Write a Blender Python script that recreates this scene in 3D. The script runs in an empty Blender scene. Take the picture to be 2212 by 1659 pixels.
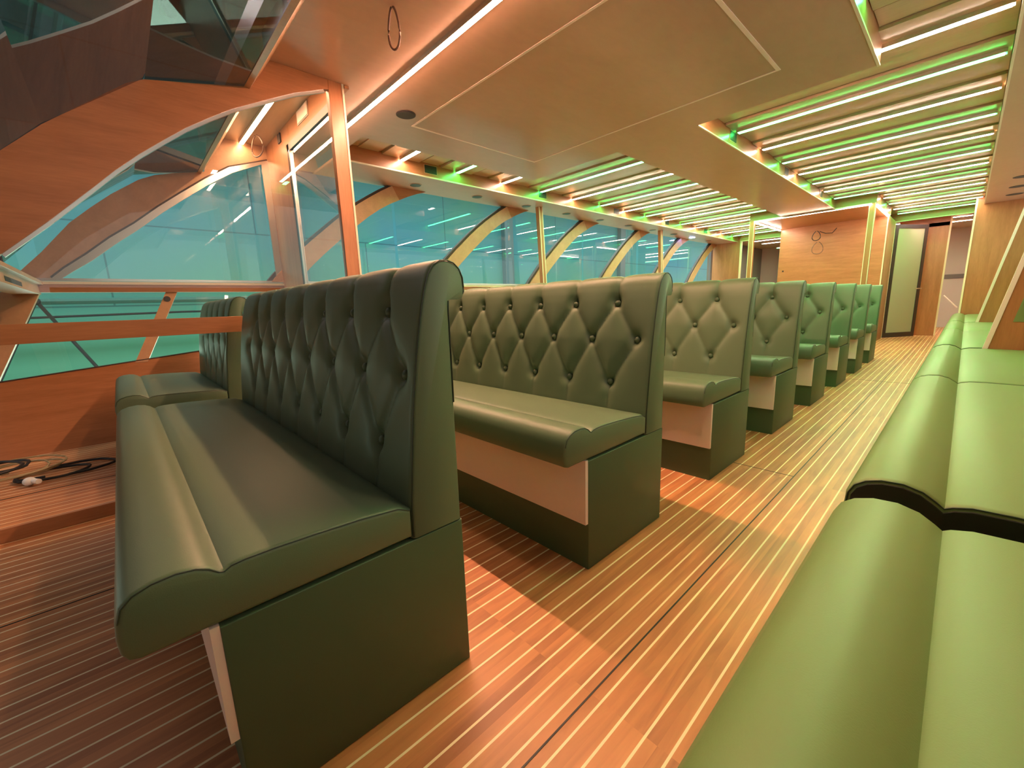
import bpy, bmesh, math, random
from mathutils import Vector, Matrix
random.seed(7)
sc = bpy.context.scene
COL = sc.collection
# ------------------------------------------------------------------ camera
VY = (2090.0, 626.0); VX = (255.0, 689.0); F = 900.0; CX, CY = 1106.0, 829.5
dy = Vector((VY[0]-CX, VY[1]-CY, F)).normalized()
dx = -Vector((VX[0]-CX, VX[1]-CY, F)); dx = (dx - dy*dx.dot(dy)).normalized()
dz = dx.cross(dy)
if dz.y > 0: dz = -dz
right = Vector((dx.x, dy.x, dz.x)); down = Vector((dx.y, dy.y, dz.y)); fwd = Vector((dx.z, dy.z, dz.z))
cam = bpy.data.cameras.new('camera'); camo = bpy.data.objects.new('camera', cam); COL.objects.link(camo)
cam.sensor_width = 36.0; cam.lens = F/2212.0*36.0; cam.clip_start = 0.02
rot = Matrix((right, -down, -fwd)).transposed()
camo.matrix_world = Matrix.Translation((0, 0, 1.05)) @ rot.to_4x4()
sc.camera = camo
# ------------------------------------------------------------------ world, exposure, hangar lamps
W = bpy.data.worlds.new('world'); sc.world = W; W.use_nodes = True
W.node_tree.nodes['Background'].inputs[0].default_value = (1.0, 0.93, 0.86, 1)
W.node_tree.nodes['Background'].inputs[1].default_value = 0.19
vs = sc.view_settings
vs.view_transform = 'Standard'; vs.look = 'None'; vs.gamma = 1.0; vs.use_curve_mapping = False
vs.exposure = 2.82
def area(name, loc, rotx, size, energy, color):
    l = bpy.data.lights.new(name, 'AREA'); l.shape = 'RECTANGLE'; l.size, l.size_y = size
    l.energy = energy; l.color = color
    o = bpy.data.objects.new(name, l); COL.objects.link(o); o.location = loc; o.rotation_euler = rotx
    return o
area('hangar_lamp', (-7.0, 9.0, 5.6), (0, math.radians(-40), 0), (1.2, 34.0), 290, (0.78, 1.0, 1.0))
area('hangar_lamp', (-6.6, 9.0, 0.3), (0, math.radians(-95), 0), (0.8, 32.0), 50, (0.75, 1.0, 0.8))
STR_W, STR_G = 12.5, 11.5

# ------------------------------------------------------------------ materials
def nodes(m):
    m.use_nodes = True; nt = m.node_tree; return nt, nt.nodes, nt.links
def principled(name, col, rough=0.5, metal=0.0, spec=0.5, bump=None, coat=0.0):
    m = bpy.data.materials.new(name); nt, N, L = nodes(m); b = N['Principled BSDF']
    b.inputs['Base Color'].default_value = (*col, 1); b.inputs['Roughness'].default_value = rough
    b.inputs['Metallic'].default_value = metal; b.inputs['Specular IOR Level'].default_value = spec
    b.inputs['Coat Weight'].default_value = coat; b.inputs['Coat Roughness'].default_value = 0.15
    if bump:
        tc = N.new('ShaderNodeTexCoord'); n = N.new('ShaderNodeTexNoise'); n.inputs['Scale'].default_value = bump[0]
        n.inputs['Detail'].default_value = 4
        bp = N.new('ShaderNodeBump'); bp.inputs['Strength'].default_value = bump[1]; bp.inputs['Distance'].default_value = 0.002
        L.new(tc.outputs['Object'], n.inputs['Vector']); L.new(n.outputs['Fac'], bp.inputs['Height'])
        L.new(bp.outputs['Normal'], b.inputs['Normal'])
    return m
def wood(name, c1, c2, scale=(1, 1, 1), rough=0.35, coat=0.15):
    """veneer: grain stretched along the small component of scale"""
    m = bpy.data.materials.new(name); nt, N, L = nodes(m); b = N['Principled BSDF']
    tc = N.new('ShaderNodeTexCoord'); mp = N.new('ShaderNodeMapping'); mp.inputs['Scale'].default_value = scale
    n1 = N.new('ShaderNodeTexNoise'); n1.inputs['Scale'].default_value = 3.0; n1.inputs['Detail'].default_value = 8; n1.inputs['Distortion'].default_value = 0.6
    n2 = N.new('ShaderNodeTexNoise'); n2.inputs['Scale'].default_value = 22.0; n2.inputs['Detail'].default_value = 5
    mx = N.new('ShaderNodeMix'); mx.data_type = 'FLOAT'; mx.inputs[0].default_value = 0.35
    cr = N.new('ShaderNodeValToRGB'); cr.color_ramp.elements[0].position = 0.32; cr.color_ramp.elements[1].position = 0.68
    cr.color_ramp.elements[0].color = (*c1, 1); cr.color_ramp.elements[1].color = (*c2, 1)
    L.new(tc.outputs['Object'], mp.inputs['Vector']); L.new(mp.outputs[0], n1.inputs['Vector']); L.new(mp.outputs[0], n2.inputs['Vector'])
    L.new(n1.outputs['Fac'], mx.inputs[2]); L.new(n2.outputs['Fac'], mx.inputs[3]); L.new(mx.outputs[0], cr.inputs[0])
    L.new(cr.outputs[0], b.inputs['Base Color']); b.inputs['Roughness'].default_value = rough
    b.inputs['Coat Weight'].default_value = coat; b.inputs['Coat Roughness'].default_value = 0.2
    return m
def emit(name, col, strength):
    m = bpy.data.materials.new(name); nt, N, L = nodes(m); N.remove(N['Principled BSDF'])
    e = N.new('ShaderNodeEmission'); e.inputs[0].default_value = (*col, 1); e.inputs[1].default_value = strength
    L.new(e.outputs[0], N['Material Output'].inputs[0]); return m
def glassm(name, tint=(0.93, 0.97, 0.95), refl=1.0):
    m = bpy.data.materials.new(name); nt, N, L = nodes(m); N.remove(N['Principled BSDF'])
    t = N.new('ShaderNodeBsdfTransparent'); t.inputs[0].default_value = (*tint, 1)
    g = N.new('ShaderNodeBsdfGlossy'); g.inputs['Roughness'].default_value = 0.0; g.inputs[0].default_value = (refl, refl, refl, 1)
    f = N.new('ShaderNodeFresnel'); f.inputs[0].default_value = 1.52
    ml = N.new('ShaderNodeMath'); ml.operation = 'MULTIPLY'; ml.inputs[1].default_value = 1.35; ml.use_clamp = True
    ge = N.new('ShaderNodeNewGeometry'); iv = N.new('ShaderNodeMath'); iv.operation = 'SUBTRACT'; iv.inputs[0].default_value = 1.0
    L.new(ge.outputs['Backfacing'], iv.inputs[1]); m2 = N.new('ShaderNodeMath'); m2.operation = 'MULTIPLY'
    mx = N.new('ShaderNodeMixShader'); L.new(f.outputs[0], ml.inputs[0]); L.new(ml.outputs[0], m2.inputs[0]); L.new(iv.outputs[0], m2.inputs[1]); L.new(m2.outputs[0], mx.inputs[0])
    L.new(t.outputs[0], mx.inputs[1]); L.new(g.outputs[0], mx.inputs[2]); L.new(mx.outputs[0], N['Material Output'].inputs[0])
    return m
def floor_mat():
    m = bpy.data.materials.new('teak_deck'); nt, N, L = nodes(m); b = N['Principled BSDF']
    tc = N.new('ShaderNodeTexCoord'); sp = N.new('ShaderNodeSeparateXYZ'); L.new(tc.outputs['Object'], sp.inputs[0])
    def math_(op, a, bb=None, c=None):
        n = N.new('ShaderNodeMath'); n.operation = op
        for i, v in enumerate((a, bb, c)):
            if v is None: continue
            if isinstance(v, (int, float)): n.inputs[i].default_value = v
            else: L.new(v, n.inputs[i])
        return n.outputs[0]
    X, Y = sp.outputs[0], sp.outputs[1]
    u = math_('DIVIDE', math_('ADD', X, 0.6091 + 0.064*0.5), 0.064)
    fr = math_('FRACT', u); idx = math_('FLOOR', u)
    line = math_('LESS_THAN', math_('ABSOLUTE', math_('SUBTRACT', fr, 0.5)), 0.0033/0.064)
    # wide panels with their own tone
    py = math_('FLOOR', math_('DIVIDE', math_('ADD', Y, 5.0), 1.93))
    cb = N.new('ShaderNodeCombineXYZ'); L.new(idx, cb.inputs[0]); L.new(py, cb.inputs[1])
    wn = N.new('ShaderNodeTexWhiteNoise'); wn.noise_dimensions = '2D'; L.new(cb.outputs[0], wn.inputs['Vector'])
    off = N.new('ShaderNodeVectorMath'); off.operation = 'SCALE'; off.inputs[3].default_value = 3.0; L.new(wn.outputs['Color'], off.inputs[0])
    addv = N.new('ShaderNodeVectorMath'); L.new(tc.outputs['Object'], addv.inputs[0]); L.new(off.outputs[0], addv.inputs[1])
    mp = N.new('ShaderNodeMapping'); mp.inputs['Scale'].default_value = (9.0, 1.0, 1.0); L.new(addv.outputs[0], mp.inputs[0])
    n1 = N.new('ShaderNodeTexNoise'); n1.inputs['Scale'].default_value = 2.2; n1.inputs['Detail'].default_value = 9; n1.inputs['Distortion'].default_value = 1.2; L.new(mp.outputs[0], n1.inputs['Vector'])
    fac = math_('ADD', math_('MULTIPLY', n1.outputs['Fac'], 0.8), math_('MULTIPLY', wn.outputs['Value'], 0.22))
    cr = N.new('ShaderNodeValToRGB'); e = cr.color_ramp.elements
    e[0].position = 0.30; e[0].color = (0.38, 0.135, 0.048, 1); e[1].position = 0.75; e[1].color = (0.68, 0.28, 0.105, 1)
    L.new(fac, cr.inputs[0])
    mx = N.new('ShaderNodeMix'); mx.data_type = 'RGBA'; L.new(line, mx.inputs[0]); L.new(cr.outputs[0], mx.inputs[6]); mx.inputs[7].default_value = (0.95, 0.80, 0.52, 1)
    L.new(mx.outputs[2], b.inputs['Base Color']); b.inputs['Roughness'].default_value = 0.42
    return m
def hangar_mat():
    m = bpy.data.materials.new('hangar_sheeting'); nt, N, L = nodes(m); b = N['Principled BSDF']
    tc = N.new('ShaderNodeTexCoord')
    n = N.new('ShaderNodeTexNoise'); n.inputs['Scale'].default_value = 0.5; n.inputs['Detail'].default_value = 5
    L.new(tc.outputs['Object'], n.inputs[0])
    cr = N.new('ShaderNodeValToRGB'); cr.color_ramp.elements[0].position = 0.35; cr.color_ramp.elements[1].position = 0.68
    cr.color_ramp.elements[0].color = (0.085, 0.37, 0.50, 1); cr.color_ramp.elements[1].color = (0.12, 0.44, 0.38, 1)
    L.new(n.outputs['Fac'], cr.inputs[0])
    br = N.new('ShaderNodeTexBrick'); br.inputs['Scale'].default_value = 1.0; br.offset = 0.5
    mp = N.new('ShaderNodeMapping'); mp.inputs['Rotation'].default_value = (math.radians(90), 0, math.radians(90))
    sx = N.new('ShaderNodeSeparateXYZ'); cx = N.new('ShaderNodeCombineXYZ')
    L.new(tc.outputs['Object'], sx.inputs[0]); L.new(sx.outputs[1], cx.inputs[0]); L.new(sx.outputs[2], cx.inputs[1])
    br.inputs['Brick Width'].default_value = 4.2; br.inputs['Row Height'].default_value = 1.25; br.inputs['Mortar Size'].default_value = 0.012
    br.inputs['Color1'].default_value = (1, 1, 1, 1); br.inputs['Color2'].default_value = (0.93, 0.95, 0.95, 1); br.inputs['Mortar'].default_value = (0.55, 0.55, 0.6, 1)
    L.new(cx.outputs[0], br.inputs['Vector'])
    mx = N.new('ShaderNodeMix'); mx.data_type = 'RGBA'; mx.blend_type = 'MULTIPLY'; mx.inputs[0].default_value = 1
    mr = N.new('ShaderNodeMapRange'); mr.inputs[1].default_value = 0.6; mr.inputs[2].default_value = 2.6; L.new(sx.outputs[2], mr.inputs[0])
    tw = N.new('ShaderNodeMix'); tw.data_type = 'RGBA'; L.new(mr.outputs[0], tw.inputs[0]); tw.inputs[6].default_value = (0.17, 0.52, 0.37, 1); L.new(cr.outputs[0], tw.inputs[7])
    L.new(tw.outputs[2], mx.inputs[6]); L.new(br.outputs[0], mx.inputs[7]); L.new(mx.outputs[2], b.inputs['Base Color'])
    b.inputs['Roughness'].default_value = 0.8
    return m
M = {}
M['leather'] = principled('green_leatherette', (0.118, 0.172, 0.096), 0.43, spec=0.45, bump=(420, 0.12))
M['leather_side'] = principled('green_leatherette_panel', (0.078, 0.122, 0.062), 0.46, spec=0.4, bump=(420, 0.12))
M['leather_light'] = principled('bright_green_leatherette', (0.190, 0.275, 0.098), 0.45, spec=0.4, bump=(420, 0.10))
M['piping'] = principled('dark_piping', (0.030, 0.050, 0.028), 0.45)
M['black'] = principled('black_plastic', (0.012, 0.012, 0.012), 0.5)
M['cream'] = principled('cream_panel', (0.92, 0.75, 0.68), 0.45)
M['edge'] = principled('cream_edge_band', (0.80, 0.68, 0.50), 0.35)
M['veneer'] = wood('pear_veneer', (0.35, 0.135, 0.052), (0.49, 0.205, 0.085), (0.6, 5, 5), 0.33)
M['veneer_v'] = wood('pear_veneer_upright', (0.35, 0.135, 0.052), (0.49, 0.205, 0.085), (5, 5, 0.5), 0.33)
M['veneer_y'] = wood('pear_veneer_lengthwise', (0.35, 0.135, 0.052), (0.49, 0.205, 0.085), (5, 0.5, 5), 0.33)
M['ceil'] = wood('ceiling_veneer', (0.50, 0.300, 0.215), (0.57, 0.350, 0.260), (1.2, 0.5, 3), 0.30, 0.25)
M['ceil_up'] = wood('upper_ceiling_board', (0.46, 0.33, 0.20), (0.54, 0.39, 0.25), (0.5, 3, 3), 0.28, 0.3)
M['rib'] = wood('rib_birch', (0.50, 0.285, 0.16), (0.60, 0.35, 0.20), (3, 3, 3), 0.4)
M['metal'] = principled('brushed_aluminium', (0.72, 0.70, 0.66), 0.28, 1.0)
M['darkmetal'] = principled('dark_grey_frame', (0.075, 0.072, 0.080), 0.4, 0.6)
M['gasket'] = principled('rubber_gasket', (0.06, 0.035, 0.03), 0.6)
M['glass'] = glassm('window_glass')
M['glass2'] = glassm('partition_glass', (0.92, 0.94, 0.93))
M['tinted'] = glassm('tinted_windscreen', (0.38, 0.31, 0.31), 0.7)
M['frost'] = principled('frosted_glass', (0.42, 0.44, 0.33), 0.35, spec=0.5)
M['floor'] = floor_mat()
M['hangar'] = hangar_mat()
M['white_led'] = emit('warm_led_glow', (1.0, 0.72, 0.56), STR_W)
M['soft_amber_led'] = emit('soft_amber_led_glow', (1.0, 0.55, 0.30), 13)
M['amber_led'] = emit('amber_led_glow', (1.0, 0.50, 0.31), 50)
M['green_led'] = emit('green_led_glow', (0.05, 1.0, 0.17), STR_G)
M['blue_led'] = emit('blue_led_glow', (0.25, 0.35, 1.0), 14)
M['greywall'] = principled('grey_render', (0.50, 0.42, 0.43), 0.7)
M['greydark'] = principled('dim_hangar_grey', (0.16, 0.14, 0.15), 0.8)
M['roofdark'] = principled('hangar_roof_sheet', (0.26, 0.21, 0.20), 0.8)
M['concrete'] = principled('hangar_floor', (0.24, 0.42, 0.38), 0.7)
M['white'] = principled('white_plastic', (0.80, 0.77, 0.72), 0.35)
M['beige_cable'] = principled('beige_cable', (0.40, 0.30, 0.15), 0.5)
M['vent'] = principled('vent_black', (0.015, 0.02, 0.015), 0.5)
M['spot'] = principled('spot_glass', (0.10, 0.08, 0.06), 0.3, 0.3)
M['speaker'] = principled('speaker_grille', (0.055, 0.045, 0.045), 0.6)

# ------------------------------------------------------------------ mesh helpers
class MB:
    def __init__(s): s.v = []; s.f = []
    def add(s, vs_, fs): b = len(s.v); s.v += [tuple(p) for p in vs_]; s.f += [tuple(i+b for i in f) for f in fs]; return s
    def box(s, a, b):
        x0, y0, z0 = a; x1, y1, z1 = b
        return s.add([(x0,y0,z0),(x1,y0,z0),(x1,y1,z0),(x0,y1,z0),(x0,y0,z1),(x1,y0,z1),(x1,y1,z1),(x0,y1,z1)],
                     [(0,3,2,1),(4,5,6,7),(0,1,5,4),(1,2,6,5),(2,3,7,6),(3,0,4,7)])
    def prism(s, poly, axis, a, b):
        """poly: 2-D points in the two other axes (in x,y,z order); extruded along axis from a to b"""
        def P(p, t):
            return (t, p[0], p[1]) if axis == 0 else ((p[0], t, p[1]) if axis == 1 else (p[0], p[1], t))
        n = len(poly); v = [P(p, a) for p in poly] + [P(p, b) for p in poly]
        f = [tuple(range(n)), tuple(range(2*n-1, n-1, -1))] + [(i, i+n, (i+1) % n+n, (i+1) % n) for i in range(n)]
        return s.add(v, f)
    def tube(s, pts, r, n=8, closed=False):
        pts = [Vector(p) for p in pts]; m = len(pts); rings = []
        up = Vector((0.013, 0.007, 1))
        for i, p in enumerate(pts):
            a = pts[(i-1) % m] if (closed or i > 0) else p; b = pts[(i+1) % m] if (closed or i < m-1) else p
            t = (b-a).normalized(); u = t.cross(up)
            if u.length < 1e-3: u = t.cross(Vector((1, 0, 0)))
            u.normalize(); w = t.cross(u).normalized()
            rings.append([p + r*(math.cos(2*math.pi*k/n)*u + math.sin(2*math.pi*k/n)*w) for k in range(n)])
        v = [q for R_ in rings for q in R_]; f = []
        for i in range(m if closed else m-1):
            j = (i+1) % m
            for k in range(n): f.append((i*n+k, i*n+(k+1) % n, j*n+(k+1) % n, j*n+k))
        if not closed: f += [tuple(range(n))[::-1], tuple((m-1)*n+k for k in range(n))]
        return s.add(v, f)
    def disc(s, c, r, h, n=24, axis=2, r2=None):
        r2 = r if r2 is None else r2
        def P(k, rr, t):
            a = 2*math.pi*k/n; q = (rr*math.cos(a), rr*math.sin(a))
            o = [0, 0, 0]; ax = [i for i in range(3) if i != axis]; o[ax[0]] = q[0]; o[ax[1]] = q[1]; o[axis] = t
            return tuple(c[i]+o[i] for i in range(3))
        v = [P(k, r, 0) for k in range(n)] + [P(k, r2, h) for k in range(n)]
        return s.add(v, [tuple(range(n))[::-1], tuple(range(n, 2*n))] + [(k, (k+1) % n, (k+1) % n+n, k+n) for k in range(n)])
    def sphere(s, c, r, sc_=(1, 1, 1), nu=10, nv=6):
        v = []; f = []
        for i in range(nv+1):
            th = math.pi*i/nv
            for k in range(nu):
                ph = 2*math.pi*k/nu
                v.append((c[0]+sc_[0]*r*math.sin(th)*math.cos(ph), c[1]+sc_[1]*r*math.sin(th)*math.sin(ph), c[2]+sc_[2]*r*math.cos(th)))
        for i in range(nv):
            for k in range(nu): f.append((i*nu+k, (i+1)*nu+k, (i+1)*nu+(k+1) % nu, i*nu+(k+1) % nu))
        return s.add(v, f)
    def loft(s, loops, cap=True):
        n = len(loops[0]); v = [p for lp in loops for p in lp]; f = []
        for i in range(len(loops)-1):
            for k in range(n): f.append((i*n+k, i*n+(k+1) % n, (i+1)*n+(k+1) % n, (i+1)*n+k))
        if cap: f += [tuple(range(n))[::-1], tuple((len(loops)-1)*n+k for k in range(n))]
        return s.add(v, f)
    def build(s, name, mat, parent=None, smooth=None, bevel=0):
        me = bpy.data.meshes.new(name); me.from_pydata(s.v, [], s.f); me.update()
        bm = bmesh.new(); bm.from_mesh(me)
        bmesh.ops.remove_doubles(bm, verts=bm.verts, dist=1e-6)
        bmesh.ops.recalc_face_normals(bm, faces=bm.faces)
        if bevel:
            bmesh.ops.bevel(bm, geom=[e for e in bm.edges if e.is_manifold and e.calc_face_angle(0) > 0.5], offset=bevel, segments=2, profile=0.6, affect='EDGES')
        if smooth is not None:
            for f in bm.faces: f.smooth = True
            for e in bm.edges:
                if len(e.link_faces) == 2 and e.calc_face_angle(0) > smooth: e.smooth = False
        bm.to_mesh(me); bm.free()
        me.materials.append(mat)
        o = bpy.data.objects.new(name, me); COL.objects.link(o)
        if parent: o.parent = parent
        return o
def tag(o, label=None, cat=None, group=None, kind=None):
    if label: o['label'] = label
    if cat: o['category'] = cat
    if group: o['group'] = group
    if kind: o['kind'] = kind
    return o
def empty(name, loc=(0, 0, 0), **k):
    o = bpy.data.objects.new(name, None); COL.objects.link(o); o.location = loc; o.empty_display_size = 0.1
    return tag(o, **k)
def struct(o): o['kind'] = 'structure'; return o
def copy_tree(o, parent=None):
    c = o.copy(); COL.objects.link(c); c.parent = parent
    for ch in [q for q in bpy.data.objects if q.parent == o]: copy_tree(ch, c)
    return c
def box(name, a, b, mat, parent=None, bevel=0): return MB().box(a, b).build(name, mat, parent, bevel=bevel)
def offset_poly(P, d):
    """inward offset of a closed 2-D polygon"""
    n = len(P); A = sum(P[i][0]*P[(i+1) % n][1]-P[(i+1) % n][0]*P[i][1] for i in range(n)); sg = 1 if A > 0 else -1
    out = []
    for i in range(n):
        p0 = Vector(P[i-1]); p1 = Vector(P[i]); p2 = Vector(P[(i+1) % n])
        a = (p1-p0).normalized(); b = (p2-p1).normalized()
        n1 = Vector((-a.y, a.x))*sg; n2 = Vector((-b.y, b.x))*sg; nn = (n1+n2)
        if nn.length < 1e-6: nn = n1
        nn.normalize(); k = max(0.5, nn.dot(n1)); out.append(tuple(p1+nn*d/k))
    return out
def soft_prism(mb, poly, x0, x1, r, axis=0):
    """extruded polygon whose two ends are rounded"""
    L = []
    for t, d in ((0, 1.0), (0.25, 0.45), (0.55, 0.15), (1.0, 0.0)): L.append((x0+(x1-x0)/abs(x1-x0)*r*t, d*r))
    R_ = [(x1-(x1-x0)/abs(x1-x0)*r*t, d*r) for t, d in ((1.0, 0.0), (0.55, 0.15), (0.25, 0.45), (0, 1.0))]
    loops = []
    for t, d in L+R_:
        q = offset_poly(poly, d) if d else poly
        loops.append([(t, p[0], p[1]) if axis == 0 else (p[0], t, p[1]) for p in q])
    return mb.loft(loops)

# ------------------------------------------------------------------ booth benches
BL = 2.02     # length
SEAT = [(0.435, 0.467), (0.435, 0.545), (0.40, 0.562), (0.30, 0.572), (0.20, 0.578), (0.12, 0.581), (0.07, 0.581), (0.045, 0.578), (0.034, 0.572), (0.028, 0.574),
        (0.015, 0.586), (-0.005, 0.596), (-0.035, 0.601), (-0.07, 0.598), (-0.098, 0.588), (-0.116, 0.571), (-0.124, 0.545), (-0.127, 0.512), (-0.125, 0.484), (-0.117, 0.469), (-0.100, 0.463), (0.0, 0.465), (0.2, 0.465)]
FRONT = [(0.432, 0.462), (0.434, 0.56), (0.446, 0.68), (0.458, 0.79), (0.474, 0.90), (0.488, 0.98), (0.505, 1.06), (0.516, 1.10), (0.529, 1.135), (0.545, 1.158), (0.566, 1.170), (0.590, 1.173), (0.612, 1.166), (0.630, 1.150), (0.640, 1.128)]
REAR = [(0.642, 1.105), (0.642, 1.090), (0.638, 1.083), (0.628, 1.080), (0.600, 1.080), (0.592, 1.076), (0.590, 1.05), (0.589, 0.8), (0.588, 0.462)]
def path_points(P, step):
    pts = [Vector(p) for p in P]; cum = [0]
    for i in range(1, len(pts)): cum.append(cum[-1]+(pts[i]-pts[i-1]).length)
    n = int(cum[-1]/step)+1; out = []
    for k in range(n+1):
        t = cum[-1]*k/n
        i = min(len(pts)-2, max(j for j in range(len(cum)) if cum[j] <= t+1e-9))
        a = (t-cum[i])/(cum[i+1]-cum[i]); out.append((pts[i].lerp(pts[i+1], a), t))
    return out, cum[-1]
def z_to_t(z):
    pp, L = path_points(FRONT, 0.004)
    return min(pp, key=lambda q: abs(q[0].y-z))[1]
T1, T2, T3 = z_to_t(0.672), z_to_t(0.877), z_to_t(1.050)
NB = 8
mid = [-0.09-0.25*k for k in range(NB)]; odd = [-0.215-0.25*k for k in range(NB-1)]
def tuft_segments(TL):
    S = []
    for x in odd: S.append((x, T3, x, TL+0.05, 1)); S.append((x, T1, x, 0.02, 2))
    for x in odd:
        for m_ in (x+0.125, x-0.125):
            S.append((m_, T2, x, T3, 0.0)); S.append((m_, T2, x, T1, 0.0))
    return S
def seg_dist(px, pt, s):
    x0, t0, x1, t1, soft = s; vx, vt = x1-x0, t1-t0; l2 = vx*vx+vt*vt
    a = max(0, min(1, ((px-x0)*vx+(pt-t0)*vt)/l2)); bend = 0
    return math.hypot(px-x0-a*vx, pt-t0-a*vt), soft, a
def backrest_mesh(parent, step=0.0115):
    pp, TL = path_points(FRONT, step); S = tuft_segments(TL)
    buttons = [(x, T2) for x in mid] + [(x, T3) for x in odd] + [(x, T1) for x in odd]
    A = 0.0235; nx = int(BL/step)
    xs = [0.0, -0.004, -0.010] + [-(0.010+(BL-0.02)*k/nx) for k in range(1, nx)] + [-(BL-0.010), -(BL-0.004), -BL]
    edge = {0: 0.010, 1: 0.004, 2: 0.0, len(xs)-3: 0.0, len(xs)-2: 0.004, len(xs)-1: 0.010}
    loops = []
    rear = [Vector(p) for p in REAR]
    for ix, x in enumerate(xs):
        e = edge.get(ix, 0); lp = []
        for i, (p, t) in enumerate(pp):
            a = pp[max(0, i-1)][0]; b = pp[min(len(pp)-1, i+1)][0]; tg = (b-a).normalized(); n = Vector((-tg.y, tg.x))  # outward (towards -y)
            near = [s for s in S if abs((s[0]+s[2])/2-x) < 0.22]
            dep = 0.0
            for s in near:
                d, kd, a_ = seg_dist(x, t, s)
                if kd == 0: q_ = A*math.exp(-(d/0.030)**0.85)
                elif kd == 1: q_ = (A*(1-a_)**1.6+0.005)*math.exp(-(d/(0.010+0.016*(1-a_)))**0.9)
                else: q_ = (A*0.75*(1-a_)+0.004)*math.exp(-(d/0.022)**0.9)
                dep = max(dep, q_)
            h = A-dep
            db = min([math.hypot(x-bx, t-bt-0.006) for bx, bt in buttons])
            h -= 0.024*math.exp(-(db/0.027)**2)
            em = min(-x, x+BL)/0.05
            if em < 1: h = h*em + (A*0.93)*(1-em)
            fade = min(1, t/0.03, (TL-t)/0.03+0.15)
            q = p + n*((h-A)*max(0, min(1, fade)) - e)
            lp.append((x, q.x, q.y))
        for p in rear:
            lp.append((x, p.x-e, p.y - (e if p.y > 1.0 else 0)))
        loops.append(lp)
    o = MB().loft(loops).build('backrest', M['leather'], parent, smooth=math.radians(50))
    def at(t):
        i = min(range(len(pp)), key=lambda k: abs(pp[k][1]-t)); a = pp[max(0, i-1)][0]; b = pp[min(len(pp)-1, i+1)][0]
        tg = (b-a).normalized(); return pp[i][0], Vector((-tg.y, tg.x))
    bmesh0 = None
    for bx, bt in buttons:
        p, n = at(bt); c = p + n*(-0.029)
        if bmesh0 is None:
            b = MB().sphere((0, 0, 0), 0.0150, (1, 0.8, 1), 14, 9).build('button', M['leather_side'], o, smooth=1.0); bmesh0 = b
        else:
            b = bmesh0.copy(); COL.objects.link(b)
        b.parent = o; b.location = (bx, c.x, c.y)
    return o
def make_bench(loc, label, group, length=2.02, nb=8):
    global BL, NB, mid, odd
    BL, NB = length, nb; mid = [-0.09-0.25*k for k in range(NB)]; odd = [-0.215-0.25*k for k in range(NB-1)]
    root = empty('booth_bench', loc, label=label, cat='bench', group=group)
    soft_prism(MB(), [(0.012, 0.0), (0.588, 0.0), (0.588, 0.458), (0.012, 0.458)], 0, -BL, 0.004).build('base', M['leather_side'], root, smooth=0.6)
    tag(MB().box((-0.003, -0.004, 0.198), (-BL+0.003, 0.012, 0.462)).build('front_panel', M['cream'], root), 'cream front panel')
    seat = soft_prism(MB(), SEAT, 0.0, -BL, 0.012).build('seat_cushion', M['leather'], root, smooth=0.7)
    # piping along the top end seam
    sp = offset_poly(SEAT, 0.004)
    MB().tube([(-0.003, p[0], p[1]) for p in sp[1:17]], 0.0015, 6).build('piping', M['piping'], seat, smooth=1)
    back = backrest_mesh(root)
    bp = offset_poly(FRONT+REAR, 0.004)
    MB().tube([(-0.002, p[0], p[1]) for p in bp[:-1]], 0.0020, 6).build('piping', M['piping'], back, smooth=1)
    return root
LAB = ['green tufted booth bench nearest the camera, its seat filling the left foreground',
       'green tufted booth bench directly behind the nearest one, diamond buttons in full view',
       'third booth bench along the aisle, six back buttons showing above its seat',
       'fourth booth bench along the aisle, counting from the camera',
       'fifth booth bench along the aisle, first of the brighter green ones',
       'sixth booth bench along the aisle, third from the far end of the row',
       'seventh booth bench along the aisle, last but one of the row',
       'last booth bench of the row, nearest the glass door']
GRP = 'booth benches in a row left of the aisle'
b0 = make_bench((-0.91, 0.042, 0), LAB[0], GRP)
for k in range(1, 8):
    b = copy_tree(b0); b.location = (-0.91, 0.042+1.1705*k-(0.04 if k == 0 else 0)+0.0, 0); b['label'] = LAB[k]; b['category'] = 'bench'; b['group'] = GRP
bw = make_bench((-3.335, 0.035, 0), 'booth bench at the far left by the window, seen behind the orange rail', None, 1.30, 5)

# ------------------------------------------------------------------ long bench on the right
RP = [(0.52, 0.47), (0.52, 0.585), (0.30, 0.592), (0.12, 0.594), (0.06, 0.592), (0.030, 0.584), (0.020, 0.578), (0.008, 0.588), (-0.015, 0.604), (-0.05, 0.614), (-0.09, 0.612),
      (-0.120, 0.602), (-0.142, 0.585), (-0.154, 0.560), (-0.156, 0.525), (-0.150, 0.495), (-0.135, 0.475), (-0.11, 0.468), (0.2, 0.468)]
RL = ['right-hand window bench cushion section closest to the camera, cut off by the bottom edge',
      'right-hand bench section just past the dark gap, second from the camera',
      'right-hand bench section ending at the slanted wooden divider, third from the camera',
      'right-hand bench section right behind the first slanted divider',
      'right-hand bench section ending at the farther slanted divider',
      'right-hand bench section farthest away, against the end wall']
secs = [(-1.3, 1.155), (1.275, 3.105), (3.125, 4.92), (5.0, 7.10), (7.12, 8.93), (9.03, 11.9)]
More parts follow.
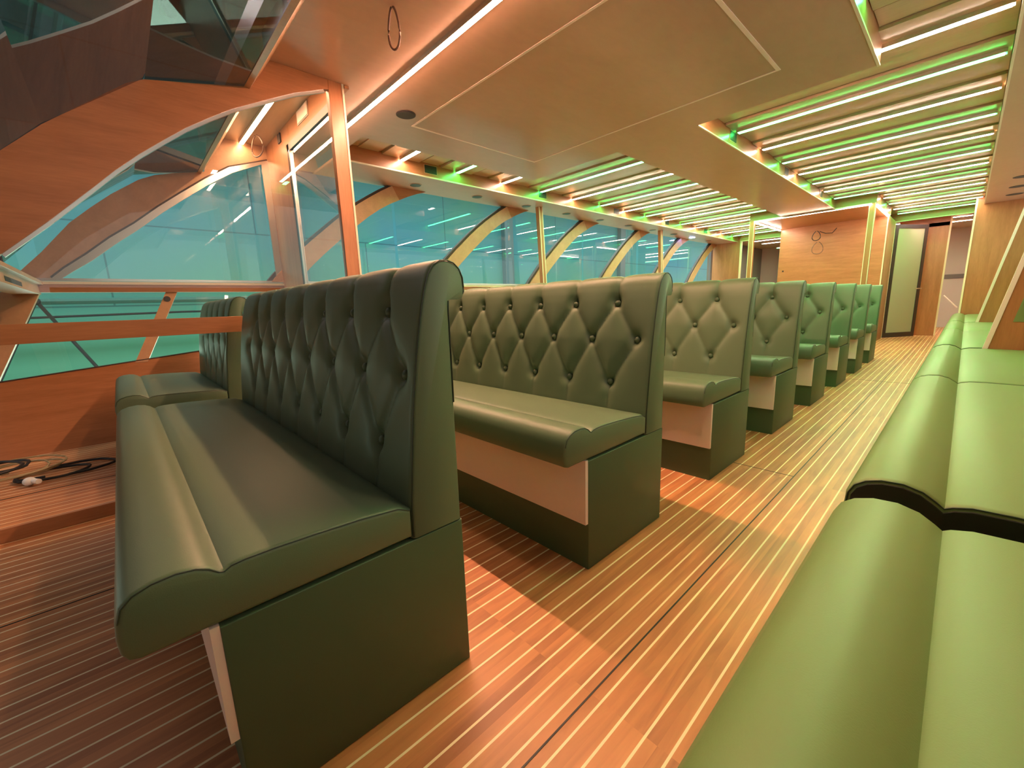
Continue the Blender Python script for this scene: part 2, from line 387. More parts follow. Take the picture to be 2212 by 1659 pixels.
for (ya, yb), lab in zip(secs, RL):
    L_ = yb-ya
    r = empty('wall_bench', (0, ya, 0), label=lab, cat='bench', group='long bench sections on the right')
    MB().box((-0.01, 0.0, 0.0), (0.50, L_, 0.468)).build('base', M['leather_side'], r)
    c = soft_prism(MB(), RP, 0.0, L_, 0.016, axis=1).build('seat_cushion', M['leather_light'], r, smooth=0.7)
    sp = offset_poly(RP, 0.005)
    MB().tube([(p[0], 0.004, p[1]) for p in sp[1:15]], 0.0018, 6).build('piping', M['piping'], c, smooth=1)
    if ya == 1.275:
        tag(MB().prism(offset_poly(RP, 0.012), 1, -0.004, 0.010).build('end_cap', M['black'], c), 'black end of the cushion')

# ------------------------------------------------------------------ floor
struct(box('floor', (-5.4, -3.2, -0.05), (0.9, 18.2, 0.0), M['floor']))
def seam(a, b): return struct(box('trim_floor', a, b, M['black']))
seam((-0.5800, -3, 0.0), (-0.5755, 13.0, 0.0015)); seam((-2.187, -3, 0.0), (-2.182, 13, 0.0015))
seam((-1.6, 2.774, 0.0), (-0.578, 2.778, 0.0012)); seam((-0.9, 6.60, 0.0), (-0.05, 6.606, 0.0012))
# raised platform by the windows
struct(box('floor_platform', (-5.3, -3.0, 0.0), (-3.075, 1.35, 0.062), M['floor']))
struct(box('trim_step', (-3.082, -3.0, 0.0), (-3.052, 1.35, 0.070), M['veneer_y'], bevel=0.003))
seam((-3.62, -3.0, 0.062), (-3.612, 1.3, 0.0635))

# ------------------------------------------------------------------ ceilings
ZC, ZU = 2.60, 2.762
def slab(name, x0, x1, y0, y1, z0=ZC, z1=2.80, mat='ceil'): return struct(box(name, (x0, y0, z0), (x1, y1, z1), M[mat]))
slab('ceiling', -3.155, -0.60, 0.915, 4.11)
slab('ceiling', -3.92, -3.155, 1.42, 4.11)
slab('ceiling', -5.20, -3.92, 1.42, 1.87)
slab('ceiling', -2.68, -1.845, 4.11, 9.93)
slab('ceiling', -5.25, -4.59, 1.87, 13.1)
slab('ceiling', 0.04, 0.75, -0.3, 12.0)
slab('ceiling', -3.26, -1.27, 9.97, 11.9, 2.60, 2.80, 'veneer')
slab('ceiling_upper', -5.4, 0.9, 0.86, 18.2, ZU, 2.90, 'ceil_up')
# veneer sides of the recess and bright edge bands along its lower edges
def face(x0, x1, y0, y1, mat='veneer_y'): struct(box('trim_recess', (x0, y0, 2.603), (x1, y1, ZU), M[mat]))
face(-4.592, -4.580, 1.87, 13.1); face(-1.846, -1.836, 4.11, 9.93); face(-0.602, -0.590, 0.93, 4.11); face(0.030, 0.042, 0.93, 12.0)
face(-2.69, -2.678, 4.11, 9.93); face(-3.93, -3.918, 1.87, 4.11)
def band(a, b): struct(box('trim_edge', a, b, M['edge']))
band((-4.594, 1.87, 2.592), (-4.578, 13.1, 2.606)); band((-1.848, 4.11, 2.594), (-1.834, 9.93, 2.606)); band((-0.604, 0.93, 2.594), (-0.588, 4.12, 2.606)); band((0.028, 0.93, 2.595), (0.042, 12.0, 2.606))
# shallow boards under the upper ceiling, one per light and one between
Y0, PITCH, NL = 2.63, 0.77, 14
for k in range(-1, NL):
    y = Y0+PITCH*k
    for j, (w, zz) in enumerate(((0.235, 0.026), (0.115, 0.012))):
        yc = y if j == 0 else y+PITCH/2
        if yc+w > 12.98 or yc-w < 1.9: 
            pass
        for xa, xb in ((-4.575, -2.70), (-1.83, 0.025)):
            if yc < 4.12:
                if xa < -3: xb = -3.93+0.0
                else: xa = -0.585
            if yc > 12.85: continue
            if yc < 2.0 and xa < -3: continue
            if xa < -3 and yc > 9.95: xb = -3.27
            if xa > -3 and yc > 9.95: xa = -1.24
            m_ = MB().box((xa, yc-w, ZU-zz), (xb, yc+w, ZU))
            struct(m_.build('ceiling_board', M['ceil_up'], bevel=0.002))
# inset hatch outline on the low ceiling
def strip(x0, x1, y0, y1): return ((x0, y0, 2.597), (x1, y1, 2.6005))
h = empty('trim_hatch'); struct(h)
for a, b in (strip(-3.44, -1.06, 2.10, 2.118), strip(-3.44, -1.06, 3.612, 3.63), strip(-3.44, -3.422, 2.118, 3.612), strip(-1.085, -1.06, 2.118, 3.612)):
    box('hatch_bead', a, b, M['cream'], h)

# ------------------------------------------------------------------ light strips
def led(loc, L_, mat, label, group, axis=0, w=0.046):
    r = empty('led_strip_light', loc, label=label, cat='strip light', group=group)
    d = (L_, 0, 0) if axis == 0 else (0, L_, 0)
    if axis == 0:
        MB().prism([(-w*0.60, -0.0135), (-w*0.52, -0.0135), (-w*0.52, 0.002), (w*0.52, 0.002), (w*0.52, -0.0135), (w*0.60, -0.0135), (w*0.60, 0.014), (-w*0.60, 0.014)], 0, 0, L_).build('housing', M['metal'], r); box('diffuser', (0.012, -w/2, -0.016), (L_-0.012, w/2, 0.0), M[mat], r)
    else:
        box('housing', (-w*0.75, 0, 0.0), (w*0.75, L_, 0.014), M['metal'], r); box('diffuser', (-w/2, 0.012, -0.016), (w/2, L_-0.012, 0.0), M[mat], r)
    return r
ordn = ['first', 'second', 'third', 'fourth', 'fifth', 'sixth', 'seventh', 'eighth', 'ninth', 'tenth', 'eleventh', 'twelfth', 'thirteenth', 'fourteenth']
nL = nR = 0
for k in range(0, NL):
    y = Y0+PITCH*k; white = (k % 2 == 0)
    col = 'warm white' if white else 'green'; mt = 'white_led' if white else 'green_led'
    if y > 12.8: continue
    z = ZU-0.026-0.014
    xb = -3.99 if y < 4.12+0.1 else -2.72
    if y > 9.95: xb = -3.29
    nm = ordn[k]
    led((-4.56, y, z), xb+4.56, mt, 'thin %s strip light, %s in the left ceiling recess counting from the camera' % (col, nm), 'strip lights in the left ceiling recess')
    xa = -0.57 if y < 4.0 else -1.80
    if y > 9.95: xa = -1.22
    led((xa, y, z), 0.005-xa, mt, 'thin %s strip light, %s in the right ceiling recess counting from the camera' % (col, nm), 'strip lights in the right ceiling recess')
led((-3.90, 1.65, 2.586), 3.3, 'amber_led', 'long warm white strip under the low ceiling, beside the orange post', None, w=0.03)
led((-5.15, 1.17, ZU-0.016), 1.95, 'soft_amber_led', 'warm white strip in the entrance recess behind the glass partition', None, w=0.036)
led((-3.18, 9.93, 2.584), 1.87, 'white_led', 'warm white strip along the front edge of the far canopy', None, w=0.03)
led((-3.19, 9.97, 2.584), 1.80, 'white_led', 'warm white strip along the left edge of the far canopy', None, axis=1, w=0.03)
led((-1.27, 10.03, 2.584), 1.74, 'white_led', 'warm white strip along the right edge of the far canopy', None, axis=1, w=0.03)
for y, mt_, lab_ in ((1.86, 'green_led', 'green strip light above the camera in the right ceiling recess'), (1.09, 'white_led', 'warm white strip light above the camera in the right ceiling recess')):
    led((-0.57, y, ZU-0.04), 0.575, mt_, lab_, None)
for y, n_ in ((14.3, 'nearer'), (15.2, 'farther')):
    led((-4.6, y, 2.70), 4.5, 'white_led', '%s warm white strip in the room beyond the far doorways' % n_, None, w=0.07)

led((-1.2, 13.45, 2.70), 1.05, 'white_led', 'added short warm white strip behind the header, brightening the wood over the glass door', None)  # extra strip, added to brighten the dark wood above the glass door
# vents
def vent(x, y, lab):
    r = empty('air_vent', (x, y, 2.685), label=lab, cat='vent', group='black air vents on the recess sides')
    MB().box((0, -0.092, -0.050), (0.004, 0.092, 0.050)).build('frame', M['rib'], r)
    m_ = MB()
    m_.box((0.003, -0.084, -0.044), (0.006, 0.084, 0.044)).build('grille', M['vent'], r)
    m2 = MB()
    for k in range(7): m2.box((0.005, -0.078, -0.036+k*0.0115), (0.008, 0.078, -0.0340+k*0.0115))
    m2.build('slats', M['darkmetal'], r)
for i, y in enumerate((3.02, 5.0, 7.0, 8.93, 10.9)): vent(-4.580, y, 'black slotted vent on the left recess side, %s from the camera' % ordn[i])
for i, y in enumerate((4.93, 6.83, 8.80)): vent(-1.836, y, 'black slotted vent on the side of the central ceiling beam, %s from the camera' % ordn[i])
# spots in the left soffit
for k in range(10):
    y = 3.03+k*1.0
    r = empty('recessed_spotlight', (-4.962, y, 2.60), label='small round recessed spotlight over the left windows, %s from the camera' % ordn[k], cat='spotlight', group='recessed spotlights in the left soffit')
    MB().disc((0, 0, -0.004), 0.082, 0.004, 24).build('rim', M['ceil'], r); MB().disc((0, 0, -0.007), 0.070, 0.004, 20).build('lens', M['blue_led'] if k == 8 else M['spot'], r)
r = empty('ceiling_speaker', (-3.27, 1.955, 2.60), label='round dark ceiling speaker near the orange post', cat='speaker')
MB().disc((0, 0, -0.006), 0.078, 0.007, 32).build('rim', M['speaker'], r); MB().disc((0, 0, -0.009), 0.070, 0.004, 32).build('grille', M['speaker'], r)
# ceiling slits at the right
for i, (x, y) in enumerate(((0.36, 9.65), (0.36, 10.5), (0.36, 11.3))):
    tag(MB().disc((x, y, 2.596), 0.10, 0.004, 20).build('ceiling_slot', M['speaker']), 'dark slot in the right-hand soffit, %s from the camera' % ordn[i], 'ceiling slot', 'dark slots in the right soffit')

# ------------------------------------------------------------------ side wall with raked arched windows (plane x = -5.2)
XW = -5.2
OUT = [(0.0, 2.6), (-0.15, 2.52), (-0.30, 2.43), (-0.45, 2.335), (-0.60, 2.23), (-0.75, 2.115), (-0.90, 1.99), (-1.05, 1.865), (-1.20, 1.73), (-1.35, 1.58), (-1.46, 1.47), (-1.53, 1.39)]
INN = [(0.09, 2.44), (-0.05, 2.375), (-0.20, 2.29), (-0.35, 2.19), (-0.50, 2.075), (-0.65, 1.955), (-0.80, 1.83), (-0.95, 1.70), (-1.08, 1.58), (-1.18, 1.48), (-1.255, 1.39)]
tops = [2.81, 4.80, 6.80, 8.80, 10.84, 12.78]
def rib(n, yt, xw=XW, sg=1):
    r = empty('window_%d' % n, (xw, yt, 0)); struct(r)
    MB().prism(OUT+INN[::-1], 0, 0.0, 0.035*sg).build('rib', M['rib'], r)
    MB().prism([(0.0, 2.6), (0.5, 2.6), (0.36, 2.555), (0.22, 2.50), (0.10, 2.445), (0.09, 2.44)], 0, 0.0, 0.030*sg).build('head_fillet', M['veneer_y'], r)
    g = OUT + [(p[0]-0.035, p[1]+0.012) for p in OUT[::-1]]
    MB().prism(g, 0, -0.045*sg, 0.018*sg).build('gasket', M['gasket'], r)
    MB().box((-0.03*sg, -1.95, 1.36), (-0.022*sg, 0.0, 2.62)).build('pane', M['glass'], r)
for i, yt in enumerate(tops): rib(i+2, yt)
# sill along the whole side
s_ = empty('trim_sill'); struct(s_)
box('sill_rail', (XW-0.05, -0.45, 1.378), (XW+0.03, 13.1, 1.400), M['metal'], s_); box('sill_rail', (XW-0.05, -0.45, 1.350), (XW+0.045, 13.1, 1.372), M['edge'], s_)
box('sill_board', (XW-0.05, -0.45, 1.285), (XW+0.035, 13.1, 1.350), M['veneer_y'], s_)
# first bay, in front of the cross wall: one quarter-arched window
w1 = empty('window_1', (XW, 0, 0)); struct(w1)
A_in = [(1.335, 2.58), (1.06, 2.45), (0.85, 2.31), (0.64, 2.15), (0.45, 2.0), (0.26, 1.836), (0.09, 1.70), (-0.08, 1.553), (-0.22, 1.45), (-0.285, 1.40)]
A_mid = [(1.40, 2.63), (1.04, 2.50), (0.83, 2.36), (0.62, 2.20), (0.43, 2.05), (0.24, 1.886), (0.06, 1.75), (-0.11, 1.60), (-0.26, 1.48), (-0.345, 1.40)]
A_out = [(1.40, 2.76), (0.90, 2.76), (0.83, 2.425), (0.606, 2.373), (0.45, 2.33), (0.325, 2.268), (0.123, 2.119), (-0.02, 1.995), (-0.172, 1.852), (-0.37, 1.606), (-0.57, 1.385)]
MB().prism(A_mid + A_in[::-1], 0, 0.0, 0.03).build('window_frame', M['metal'], w1)
MB().prism(A_mid + [(p[0]-0.008, p[1]+0.012) for p in A_mid[::-1]], 0, -0.01, 0.024).build('gasket', M['gasket'], w1)
MB().prism(A_out + A_mid[::-1], 0, -0.03, 0.02).build('rib', M['rib'], w1)
MB().prism([(1.335, 1.40), (1.40, 1.40), (1.40, 2.63), (1.335, 2.58)], 0, 0.0, 0.03).build('window_frame', M['metal'], w1)
MB().box((-0.03, -0.4, 1.38), (-0.022, 1.38, 2.6)).build('pane', M['glass'], w1)
# lower slanted wall with parallelogram windows
ln = math.hypot(0.55, 1.24)
def sx(z): return -5.2+(1.3-z)*0.55/1.24
def slant_poly(name, poly, mat, parent, t=0.03, off=0.0):
    """poly in (y,z) on the slanted wall, thickness t outward"""
    nx, nz = 1.24/ln, 0.55/ln
    a = [(sx(z)+nx*off, y, z+nz*off) for y, z in poly]; b = [(sx(z)+nx*(off-t), y, z+nz*(off-t)) for y, z in poly]
    return MB().loft([a, b]).build(name, mat, parent)
lw = empty('wall_left'); struct(lw)
def zb(y): return 0.672+0.09*y      # bottom edge of the low windows rises forward
slant_poly('panel', [(-3.0, 0.05), (13.1, 0.05), (13.1, 1.0), (1.3, 0.80), (-3.0, 0.42)], M['veneer_y'], lw) if False else None
slant_poly('lower_panel', [(-3.0, 0.05), (13.1, 0.05), (13.1, zb(1.3)), (1.3, zb(1.3)), (-3.0, zb(-3.0))], M['veneer_y'], lw)
rake = (0.40-0.10)/(1.285-0.71)
def mull(y_b, w=0.085):
    zt = 1.29; z0 = zb(y_b); return [(y_b, z0-0.01), (y_b+w, z0-0.01), (y_b+w+rake*(zt-z0), zt), (y_b+rake*(zt-z0), zt)]
slant_poly('mullion', mull(0.055), M['rib'], lw, 0.03, 0.004)
slant_poly('mullion', [(-0.80, zb(-0.8)-0.02), (-0.735, zb(-0.7)-0.02), (-0.43, 1.29), (-0.60, 1.29)], M['rib'], lw, 0.03, 0.004)
slant_poly('mullion', mull(1.15, 0.25), M['rib'], lw, 0.03, 0.004)
slant_poly('side_panel', [(-3.0, 0.30), (-0.80, 0.5), (-0.60, 1.29), (-3.0, 1.29)], M['rib'], lw)
slant_poly('side_panel', [(1.40, 0.5), (13.1, 0.5), (13.1, 1.29), (1.64, 1.29)], M['veneer_y'], lw)
slant_poly('gasket', [(-0.8, zb(-0.8)), (1.3, zb(1.3)), (1.3, zb(1.3)+0.008), (-0.8, zb(-0.8)+0.008)], M['gasket'], lw, 0.03, 0.006)
slant_poly('pane', [(-0.8, 0.55), (1.3, 0.74), (1.5, 1.29), (-0.55, 1.29)], M['glass'], lw, 0.006, -0.015)
tag(MB().disc((-5.165, 0.37, 1.22), 0.026, 0.02, 16, axis=0).build('round_socket', M['darkmetal']), 'small round dark fitting on the slanted window post', 'fitting')

# leaning poles below the soffit
for (yt, yb, lab) in ((5.26, 5.46, 'nearer'), (9.26, 9.50, 'farther')):
    r = empty('leaning_pole', (0, 0, 0), label='%s leaning pole with bright edges between the left soffit and the benches' % lab, cat='pole')
    m_ = MB(); x = -4.9
    def quad(m2, xa, xb, da, db_): m2.loft([[(xa, yb-0.13+da, 0.75), (xb, yb-0.13+da, 0.75), (xb, yb-0.13+db_, 0.75), (xa, yb-0.13+db_, 0.75)], [(xa, yt-0.045+da, 2.6), (xb, yt-0.045+da, 2.6), (xb, yt-0.045+db_, 2.6), (xa, yt-0.045+db_, 2.6)]])
    quad(m_, x-0.035, x+0.035, 0, 0.09); m_.build('shaft', M['veneer_v'], r)
    e_ = MB(); quad(e_, x+0.035, x+0.040, 0.0, 0.016); quad(e_, x+0.035, x+0.040, 0.07, 0.088); e_.build('edge_strip', M['edge'], r)

# ------------------------------------------------------------------ windscreen end
ws = empty('window_8'); struct(ws)
PROF = [(0.90, 2.60), (0.775, 2.412), (0.30, 2.31), (-0.125, 1.985), (-0.28, 1.834), (-0.62, 1.48), (-0.95, 1.12), (-1.2, 0.82)]
def sheet(poly, x0, x1, t, name, mat, parent):
    a = poly; up = [(p[0]-t*0.7, p[1]+t) for p in poly]
    return MB().prism(a+up[::-1], 0, x0, x1).build(name, mat, parent)
sheet([(p[0], p[1]) for p in PROF[1:]], -5.2, 0.75, 0.012, 'pane', M['tinted'], ws)
MB().prism([(0.772, 2.408), (0.80, 2.402), (0.925, 2.586), (0.925, 2.61), (0.90, 2.62)], 0, -5.2, 0.75).build('head_trim', M['rib'], ws)
for k in range(6):
    x = -4.6+k*0.92
for (x0_, x1_) in ((-5.2, -5.14),):
    MB().prism([(p[0], p[1]+0.012) for p in PROF[1:]]+[(p[0]-0.04, p[1]+0.07) for p in PROF[:0:-1]], 0, x0_, x1_).build('edge_frame', M['rib'], ws)
# transverse sill beam of the windscreen
wb = empty('trim_windscreen_sill'); struct(wb)
box('sill_top', (-5.25, -0.60, 1.345), (0.75, -0.40, 1.372), M['rib'], wb, bevel=0.004); box('sill_face', (-5.25, -0.58, 1.27), (-3.3, -0.43, 1.345), M['rib'], wb)
box('sill_recess', (-4.30, -0.432, 1.283), (-3.72, -0.4285, 1.312), M['black'], wb)
wb2 = [o for o in bpy.data.objects if o.parent == wb]
# keep the beam clear of the aisle side of the camera
for o in wb2:
    for v in o.data.vertices:
        if v.co.x > -3.3: v.co.x = -3.3

# ------------------------------------------------------------------ longitudinal partition x = -3.13
pt = empty('wall_partition', (-3.13, 0, 0)); struct(pt)
P_out = [(1.284, 2.60), (0.913, 2.60), (0.771, 2.406), (0.53, 2.352), (0.295, 2.302), (0.22, 2.262), (-0.125, 1.982), (-0.279, 1.834), (-0.62, 1.48), (-0.95, 1.12), (-1.15, 0.90)]
P_in = [(1.284, 2.538), (1.255, 2.533), (1.06, 2.455), (0.885, 2.366), (0.687, 2.262), (0.56, 2.18), (0.443, 2.10), (0.33, 2.01), (0.218, 1.918), (0.11, 1.82), (0.009, 1.718), (-0.183, 1.529), (-0.354, 1.370), (-0.60, 1.09), (-0.76, 0.90)]
MB().prism(P_out+P_in[::-1], 0, -0.035, 0.0).build('arch_board', M['veneer_y'], pt)
MB().prism([(p[0], p[1]) for p in P_in[1:-2]] + [(p[0]+0.008, p[1]-0.014) for p in P_in[-3:0:-1]], 0, -0.030, -0.012).build('arch_trim', M['metal'], pt)
box('rail', (-0.035, -1.1, 0.945), (0.0, 1.32, 1.042), M['veneer_y'], pt, bevel=0.002)
box('post', (-0.05, 1.285, 0.0), (0.0, 1.378, 2.60), M['veneer_v'], pt, bevel=0.002)
box('edge_strip', (-0.05, 1.378, 0.0), (0.003, 1.392, 2.60), M['edge'], pt)
MB().prism([(1.28, 1.042), (1.28, 2.54)] + P_in[2:13] + [(-0.52, 1.2), (-0.62, 1.042)], 0, -0.022, -0.014).build('pane', M['glass2'], pt)

# ------------------------------------------------------------------ cross wall with glass door y = 1.40
cw = empty('wall_cross', (0, 1.40, 0)); struct(cw)
box('panel', (-5.2, 0, 0.062), (-4.47, 0.03, 2.76), M['veneer_v'], cw); box('panel', (-4.47, 0, 2.58), (-3.13, 0.03, 2.76), M['veneer'], cw)
dr = empty('door_1', (0, 1.385, 0)); struct(dr)
for a, b in (((-4.47, 0, 0.06), (-4.415, 0.03, 2.58)), ((-3.235, 0, 0.06), (-3.18, 0.03, 2.58)), ((-4.47, 0, 2.52), (-3.18, 0.03, 2.58)), ((-4.47, 0, 0.06), (-3.18, 0.03, 0.14))):
    box('door_frame', a, b, M['darkmetal'], dr)
box('edge_profile', (-4.412, -0.004, 0.14), (-4.392, 0.025, 2.52), M['metal'], dr)
box('pane', (-4.392, 0.012, 0.14), (-3.235, 0.020, 2.52), M['glass2'], dr)
MB().tube([(-3.45, -0.03, 1.30), (-3.30, -0.03, 1.30)], 0.008, 8).build('handle', M['metal'], dr)
# sign plate, square vent, cable loops in the entrance recess
r = empty('exit_sign', (-4.0, 1.392, 2.70), label='small framed plate above the glass door behind the partition', cat='sign')
box('plate', (-0.13, 0, -0.045), (0.13, 0.006, 0.045), M['cream'], r); box('frame', (-0.14, 0.003, -0.055), (0.14, 0.008, 0.055), M['metal'], r)
tag(box('wall_outlet', (-4.72, 1.388, 2.66), (-4.64, 1.399, 2.74), M['black']), 'black square opening high on the cross wall beside the glass door', 'outlet')
def loop(c, rx, rz, name, label, mat='darkmetal', rr=0.006, ax=(1, 0, 0), tail=True):
    ax = Vector(ax); pts = []
    for k in range(26):
        a = math.pi/2+2*math.pi*k/25*0.94+0.18
        pts.append(Vector(c)+ax*(rx*math.cos(a))*(0.55+0.45*math.sin(-a*0.5+0.8)**2)+Vector((0, 0, rz*math.sin(a)-rz)))
    return tag(MB().tube(pts, rr, 7).build(name, M[mat], smooth=1), label, 'cable')
cablem = M['cable'] = principled('grey_cable', (0.17, 0.09, 0.06), 0.45)
loop((-2.215, 1.29, 2.602), 0.045, 0.10, 'cable_loop', 'loose cable loop hanging from the low ceiling near the long strip light', 'cable', 0.006, (0.9, 0.4, 0))
loop((-4.86, 1.24, 2.745), 0.14, 0.095, 'cable_loop', 'round cable loop hanging in the entrance recess above the arched window', 'cable', 0.006, (1, 0.2, 0))
loop((-2.45, 11.7, 2.45), 0.10, 0.10, 'cable_loop', 'dark cable loop sticking out of the far orange wall, upper one', 'black', 0.008, (1, -0.2, 0))
loop((-2.42, 11.76, 2.22), 0.13, 0.13, 'cable_loop', 'thin cable loop on the far orange wall, lower one', 'cable', 0.007, (1, 0, 0))
tag(MB().tube([(-2.40, 11.72, 2.44), (-2.28, 11.68, 2.38), (-2.16, 11.68, 2.37), (-2.10, 11.74, 2.47)], 0.008, 6).build('cable_end', M['black'], smooth=1), 'short dark cable end beside the upper loop on the far orange wall', 'cable')

# ------------------------------------------------------------------ far end
bx = empty('wall_far', (0, 0, 0)); struct(bx)
box('back_panel', (-3.19, 11.85, 0.0), (-1.27, 11.90, 2.60), M['veneer'], bx)
box('corner_strip', (-1.285, 11.835, 0.0), (-1.265, 11.85, 2.60), M['edge'], bx)
box('fascia', (-3.27, 9.945, 2.60), (-1.25, 9.97, ZU), M['veneer'], bx)
box('side_fascia', (-1.27, 9.97, 2.60), (-1.25, 11.9, ZU), M['veneer_y'], bx); box('side_fascia', (-3.27, 9.97, 2.60), (-3.25, 11.9, ZU), M['veneer_y'], bx)
box('side_wall', (-1.30, 11.90, 0.0), (-1.26, 13.0, 2.60), M['veneer_v'], bx); box('corner_strip', (-1.262, 12.97, 0.0), (-1.255, 13.0, 2.6), M['edge'], bx)
box('header', (-4.48, 13.02, 2.585), (-0.03, 13.08, ZU), M['veneer'], bx); box('header_bead', (-4.48, 13.0, 2.585), (-0.03, 13.03, 2.60), M['edge'], bx)
box('left_panel', (-5.25, 13.1, 0.0), (-4.48, 13.14, ZU), M['veneer_v'], bx); box('corner_strip', (-4.50, 13.06, 0.0), (-4.46, 13.12, 2.70), M['edge'], bx)
box('right_panel', (-0.05, 12.0, 0.0), (0.75, 12.04, ZU), M['veneer_v'], bx); box('corner_strip', (-0.075, 11.99, 0.0), (-0.048, 12.03, ZU), M['edge'], bx)
box('right_return', (-0.06, 12.04, 0.0), (-0.03, 14.6, ZU), M['veneer_v'], bx)
box('door_side_panel', (-0.80, 14.2, 0.0), (-0.43, 14.24, 2.6), M['veneer_v'], bx)
box('corner_strip', (-0.44, 14.16, 0.0), (-0.41, 14.20, 2.72), M['edge'], bx)
box('door_head', (-1.3, 14.2, 2.52), (-0.43, 14.24, ZU), M['veneer'], bx)
tag(box('wall_plug', (-3.10, 11.84, 1.62), (-3.07, 11.85, 1.65), M['black']), 'tiny black plug hole on the far orange wall', 'plug')
for x, lab in ((-3.265, 'left'), (-1.345, 'right')):
    r = empty('canopy_post', (x, 9.945, 0), label='square wooden post with bright edges at the %s front corner of the far canopy' % lab, cat='post')
    box('shaft', (0, 0, 0), (0.085, 0.085, 2.60), M['veneer_v'], r); m_ = MB(); m_.box((-0.003, -0.003, 0), (0.008, 0.008, 2.60)); m_.box((0.077, -0.003, 0), (0.088, 0.008, 2.60)); m_.build('edge_strip', M['edge'], r)
# glass door leaf, ajar
d2 = empty('door_2', (-1.25, 13.02, 0)); struct(d2); d2.rotation_euler = (0, 0, math.atan2(0.78, 0.49))
LW = 0.92
for a, b in (((0, 0, 0.01), (0.09, 0.04, 2.54)), ((LW-0.08, 0, 0.01), (LW, 0.04, 2.54)), ((0.09, 0, 0.01), (LW-0.08, 0.04, 0.12)), ((0.09, 0, 2.46), (LW-0.08, 0.04, 2.54))):
    box('door_frame', a, b, M['darkmetal'], d2)
box('pane', (0.09, 0.015, 0.12), (LW-0.08, 0.025, 2.46), M['frost'], d2)
hd = MB().tube([(LW-0.05, 0.0, 1.12), (LW-0.05, -0.06, 1.12), (LW-0.22, -0.06, 1.12)], 0.011, 8); hd.build('handle', M['metal'], d2, smooth=1)
# room beyond
fr = empty('wall_beyond'); struct(fr)
box('grey_wall', (-5.4, 17.6, -0.2), (0.9, 17.7, 2.9), M['greywall'], fr); box('dark_board', (-4.6, 17.0, 0.0), (-3.95, 17.05, 2.6), M['greydark'], fr)
box('partition', (-3.0, 13.1, 0.0), (-1.32, 13.14, ZU), M['veneer_v'], fr); box('left_wall', (-5.4, 13.1, 0.0), (-5.3, 17.7, 2.8), M['greydark'], fr); box('right_wall', (0.3, 12.1, 0.0), (0.36, 17.7, 2.8), M['greywall'], fr)
box('right_band', (-0.5, 17.58, 1.38), (0.3, 17.6, 1.50), M['greydark'], fr)
tag(MB().tube([(-0.40, 15.5, 0.93), (-0.13, 15.5, 0.62)], 0.014, 8).build('handrail', M['white']), 'sloping white handrail in the room beyond the far right doorway', 'handrail')
r = empty('tapered_pillar', (-3.93, 16.0, 0), label='green-lit tapering pillar seen through the far left opening', cat='pillar')
MB().loft([[(-0.16, -0.06, 0), (0.22, -0.06, 0), (0.22, 0.06, 0), (-0.16, 0.06, 0)], [(-0.03, -0.03, 2.38), (0.05, -0.03, 2.38), (0.05, 0.03, 2.38), (-0.03, 0.03, 2.38)]]).build('shaft', M['veneer_v'], r)
MB().disc((0.01, 0, 2.3), 0.09, 0.16, 16, r2=0.01).build('cap', M['edge'], r)
led((-4.4, 16.0, 2.60), 3.2, 'green_led', 'green strip above the tapering pillar in the room beyond', None)

# right-hand slanted dividers
def divider(y, lab):
    r = empty('slanted_divider', (0, y, 0), label=lab, cat='divider', group='slanted wooden dividers on the right')
    def xe(z): return 0.155+0.17*(z-0.6)
    MB().prism([(xe(0.0), 0.0), (0.525, 0.0), (0.525, 2.6), (xe(2.6), 2.6)], 1, 0.0, 0.03).build('board', M['veneer_v'], r)
    MB().prism([(xe(0.0)-0.022, 0.0), (xe(0.0)+0.006, 0.0), (xe(2.6)+0.006, 2.6), (xe(2.6)-0.022, 2.6)], 1, -0.006, 0.034).build('edge_strip', M['cream'], r)
    return r
r1 = divider(4.94, 'slanted wooden divider with pale edge standing across the right bench, the nearer one')
divider(9.0, 'slanted wooden divider with pale edge farther down the right bench')
MB().prism([(0.262, 0.80), (0.52, 0.80), (0.52, 1.02), (0.300, 1.02)], 1, -0.003, 0.0).build('inset', M['leather_light'], r1)  # cushion's green reflection in a pane, put into the plate's colour

# right hull wall (out of the picture, closes the room)
rw = empty('wall_right'); struct(rw)
box('lower_panel', (0.53, -3.0, 0.0), (0.58, 12.0, 1.35), M['veneer_y'], rw); box('upper_frame', (0.68, -0.5, 1.35), (0.74, 12.0, 1.42), M['rib'], rw)
box('pane', (0.70, -0.5, 1.40), (0.706, 12.0, 2.6), M['glass'], rw)

# ------------------------------------------------------------------ cables on the platform
def coil(cx, cy, a, b, turns, r, mat, name, label, seed, z0=0.062):
    rnd = random.Random(seed); pts = []; n = 26*turns
    for k in range(n):
        t = 2*math.pi*k/26; j = 1+0.18*math.sin(t*0.37+seed)+0.05*rnd.random()
        pts.append((cx+a*j*math.cos(t)+0.05*math.sin(t*0.21), cy+b*j*math.sin(t)+0.04*math.cos(t*0.33), z0+r+0.004*(k/26)*1.3+0.006*abs(math.sin(t*1.3+seed))))
    return tag(MB().tube(pts, r, 6).build(name, M[mat], smooth=1), label, 'cable')
coil(-3.99, -0.42, 0.13, 0.19, 2, 0.0085, 'black', 'cable_coil', 'black cable loops lying on the raised step at the far left', 1)
coil(-4.13, -0.64, 0.20, 0.20, 3, 0.006, 'beige_cable', 'cable_coil', 'tangled beige cable on the raised step by the white plug', 3, 0.094)
coil(-4.12, -0.74, 0.16, 0.15, 2, 0.0085, 'black', 'cable_coil', 'second black cable tangle at the left picture edge', 5, 0.125)
r = empty('power_plug', (-3.80, -0.545, 0.062), label='white power plug lying among the cables on the step', cat='plug')
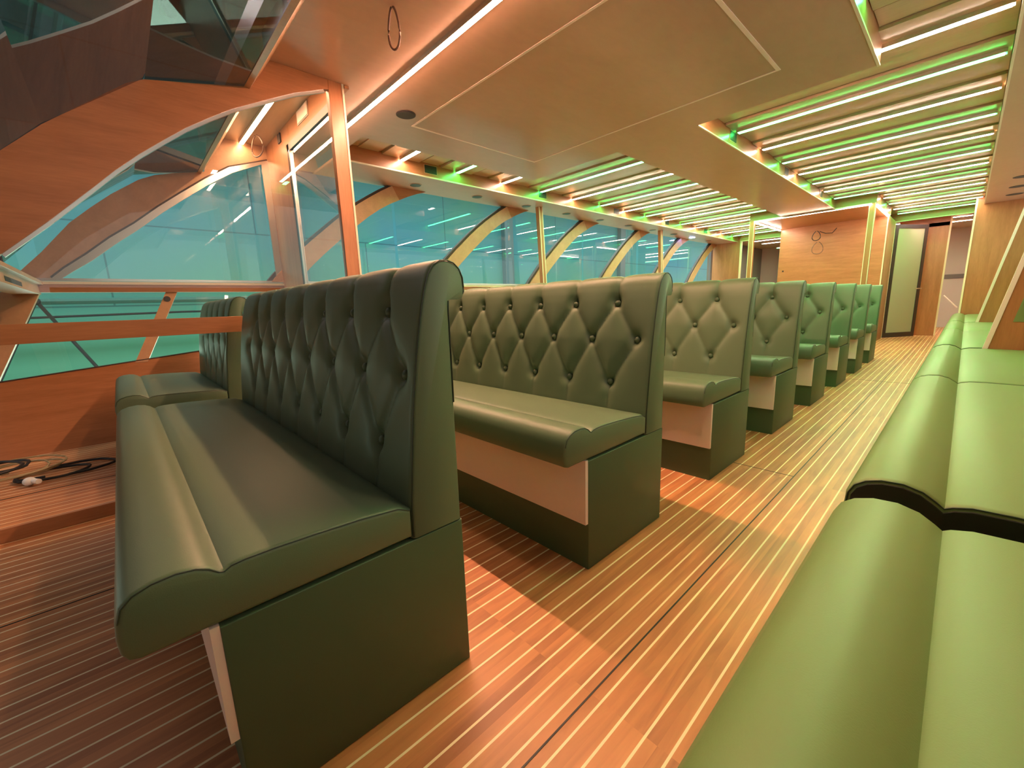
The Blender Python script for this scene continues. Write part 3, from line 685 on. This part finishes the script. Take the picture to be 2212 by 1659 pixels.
MB().sphere((0, 0, 0.028), 0.030, (1.2, 1.0, 0.85), 14, 8).build('body', M['white'], r, smooth=1); MB().tube([(0.02, 0.02, 0.03), (0.055, 0.045, 0.03)], 0.016, 10).build('neck', M['white'], r, smooth=1)

# ------------------------------------------------------------------ hangar outside
hg = empty('wall_hangar'); struct(hg)
box('sheeting', (-9.2, -9, -1.5), (-9.1, 26, 7.0), M['hangar'], hg)
for y in (2.6, 8.2, 14.0, -3.4): box('column', (-9.1, y, -1.5), (-8.95, y+0.32, 7.0), principled('column_paint', (0.16, 0.27, 0.30), 0.7), hg)
struct(box('floor_hangar', (-9.2, -9, -1.0), (-5.6, 26, -0.9), M['concrete']))
rf = empty('ceiling_hangar'); struct(rf)
box('roof_sheet', (-9.2, -9, 6.4), (5, 26, 6.5), M['roofdark'], rf)
for k in range(5): box('beam', (-9.2, -6+k*2.4, 5.7), (5, -5.8+k*2.4, 6.4), M['greydark'], rf)
box('end_wall', (-9.2, -9.1, -1.5), (5, -9.0, 6.5), M['roofdark'], rf)
tag(box('hangar_tube_light', (-4.3, -0.9, 5.55), (-4.2, 0.6, 5.60), M['frost']), 'pale tube light under the hangar roof, seen through the windscreen at the top left', 'light')
r = empty('hangar_trestle', (-8.6, 0, -0.9), label='dark A-shaped trestle standing outside the low left window', cat='trestle')
for (a, b) in (((-0.77, 2.23), (0.26, 0.0)), ((-0.77, 2.23), (-1.82, 0.0))):
    MB().tube([(0, a[0], a[1]), (0, b[0], b[1])], 0.022, 8).build('leg', M['darkmetal'], r)
MB().sphere((0, -0.77, 2.22), 0.05).build('joint', M['darkmetal'], r)
tag(MB().tube([(-8.75, -3, 1.07), (-8.75, 0.8, 1.13), (-8.75, 9, 1.12)], 0.016, 8).build('hangar_pipe', M['darkmetal']), 'thin dark pipe running along the hangar wall outside the low windows', 'pipe')
tag(MB().tube([(-8.8, -3, 1.32), (-8.8, 9, 1.34)], 0.045, 8).build('hangar_duct', principled('duct_paint', (0.10, 0.27, 0.24), 0.6)), 'thicker greenish duct running above the thin pipe outside', 'duct')
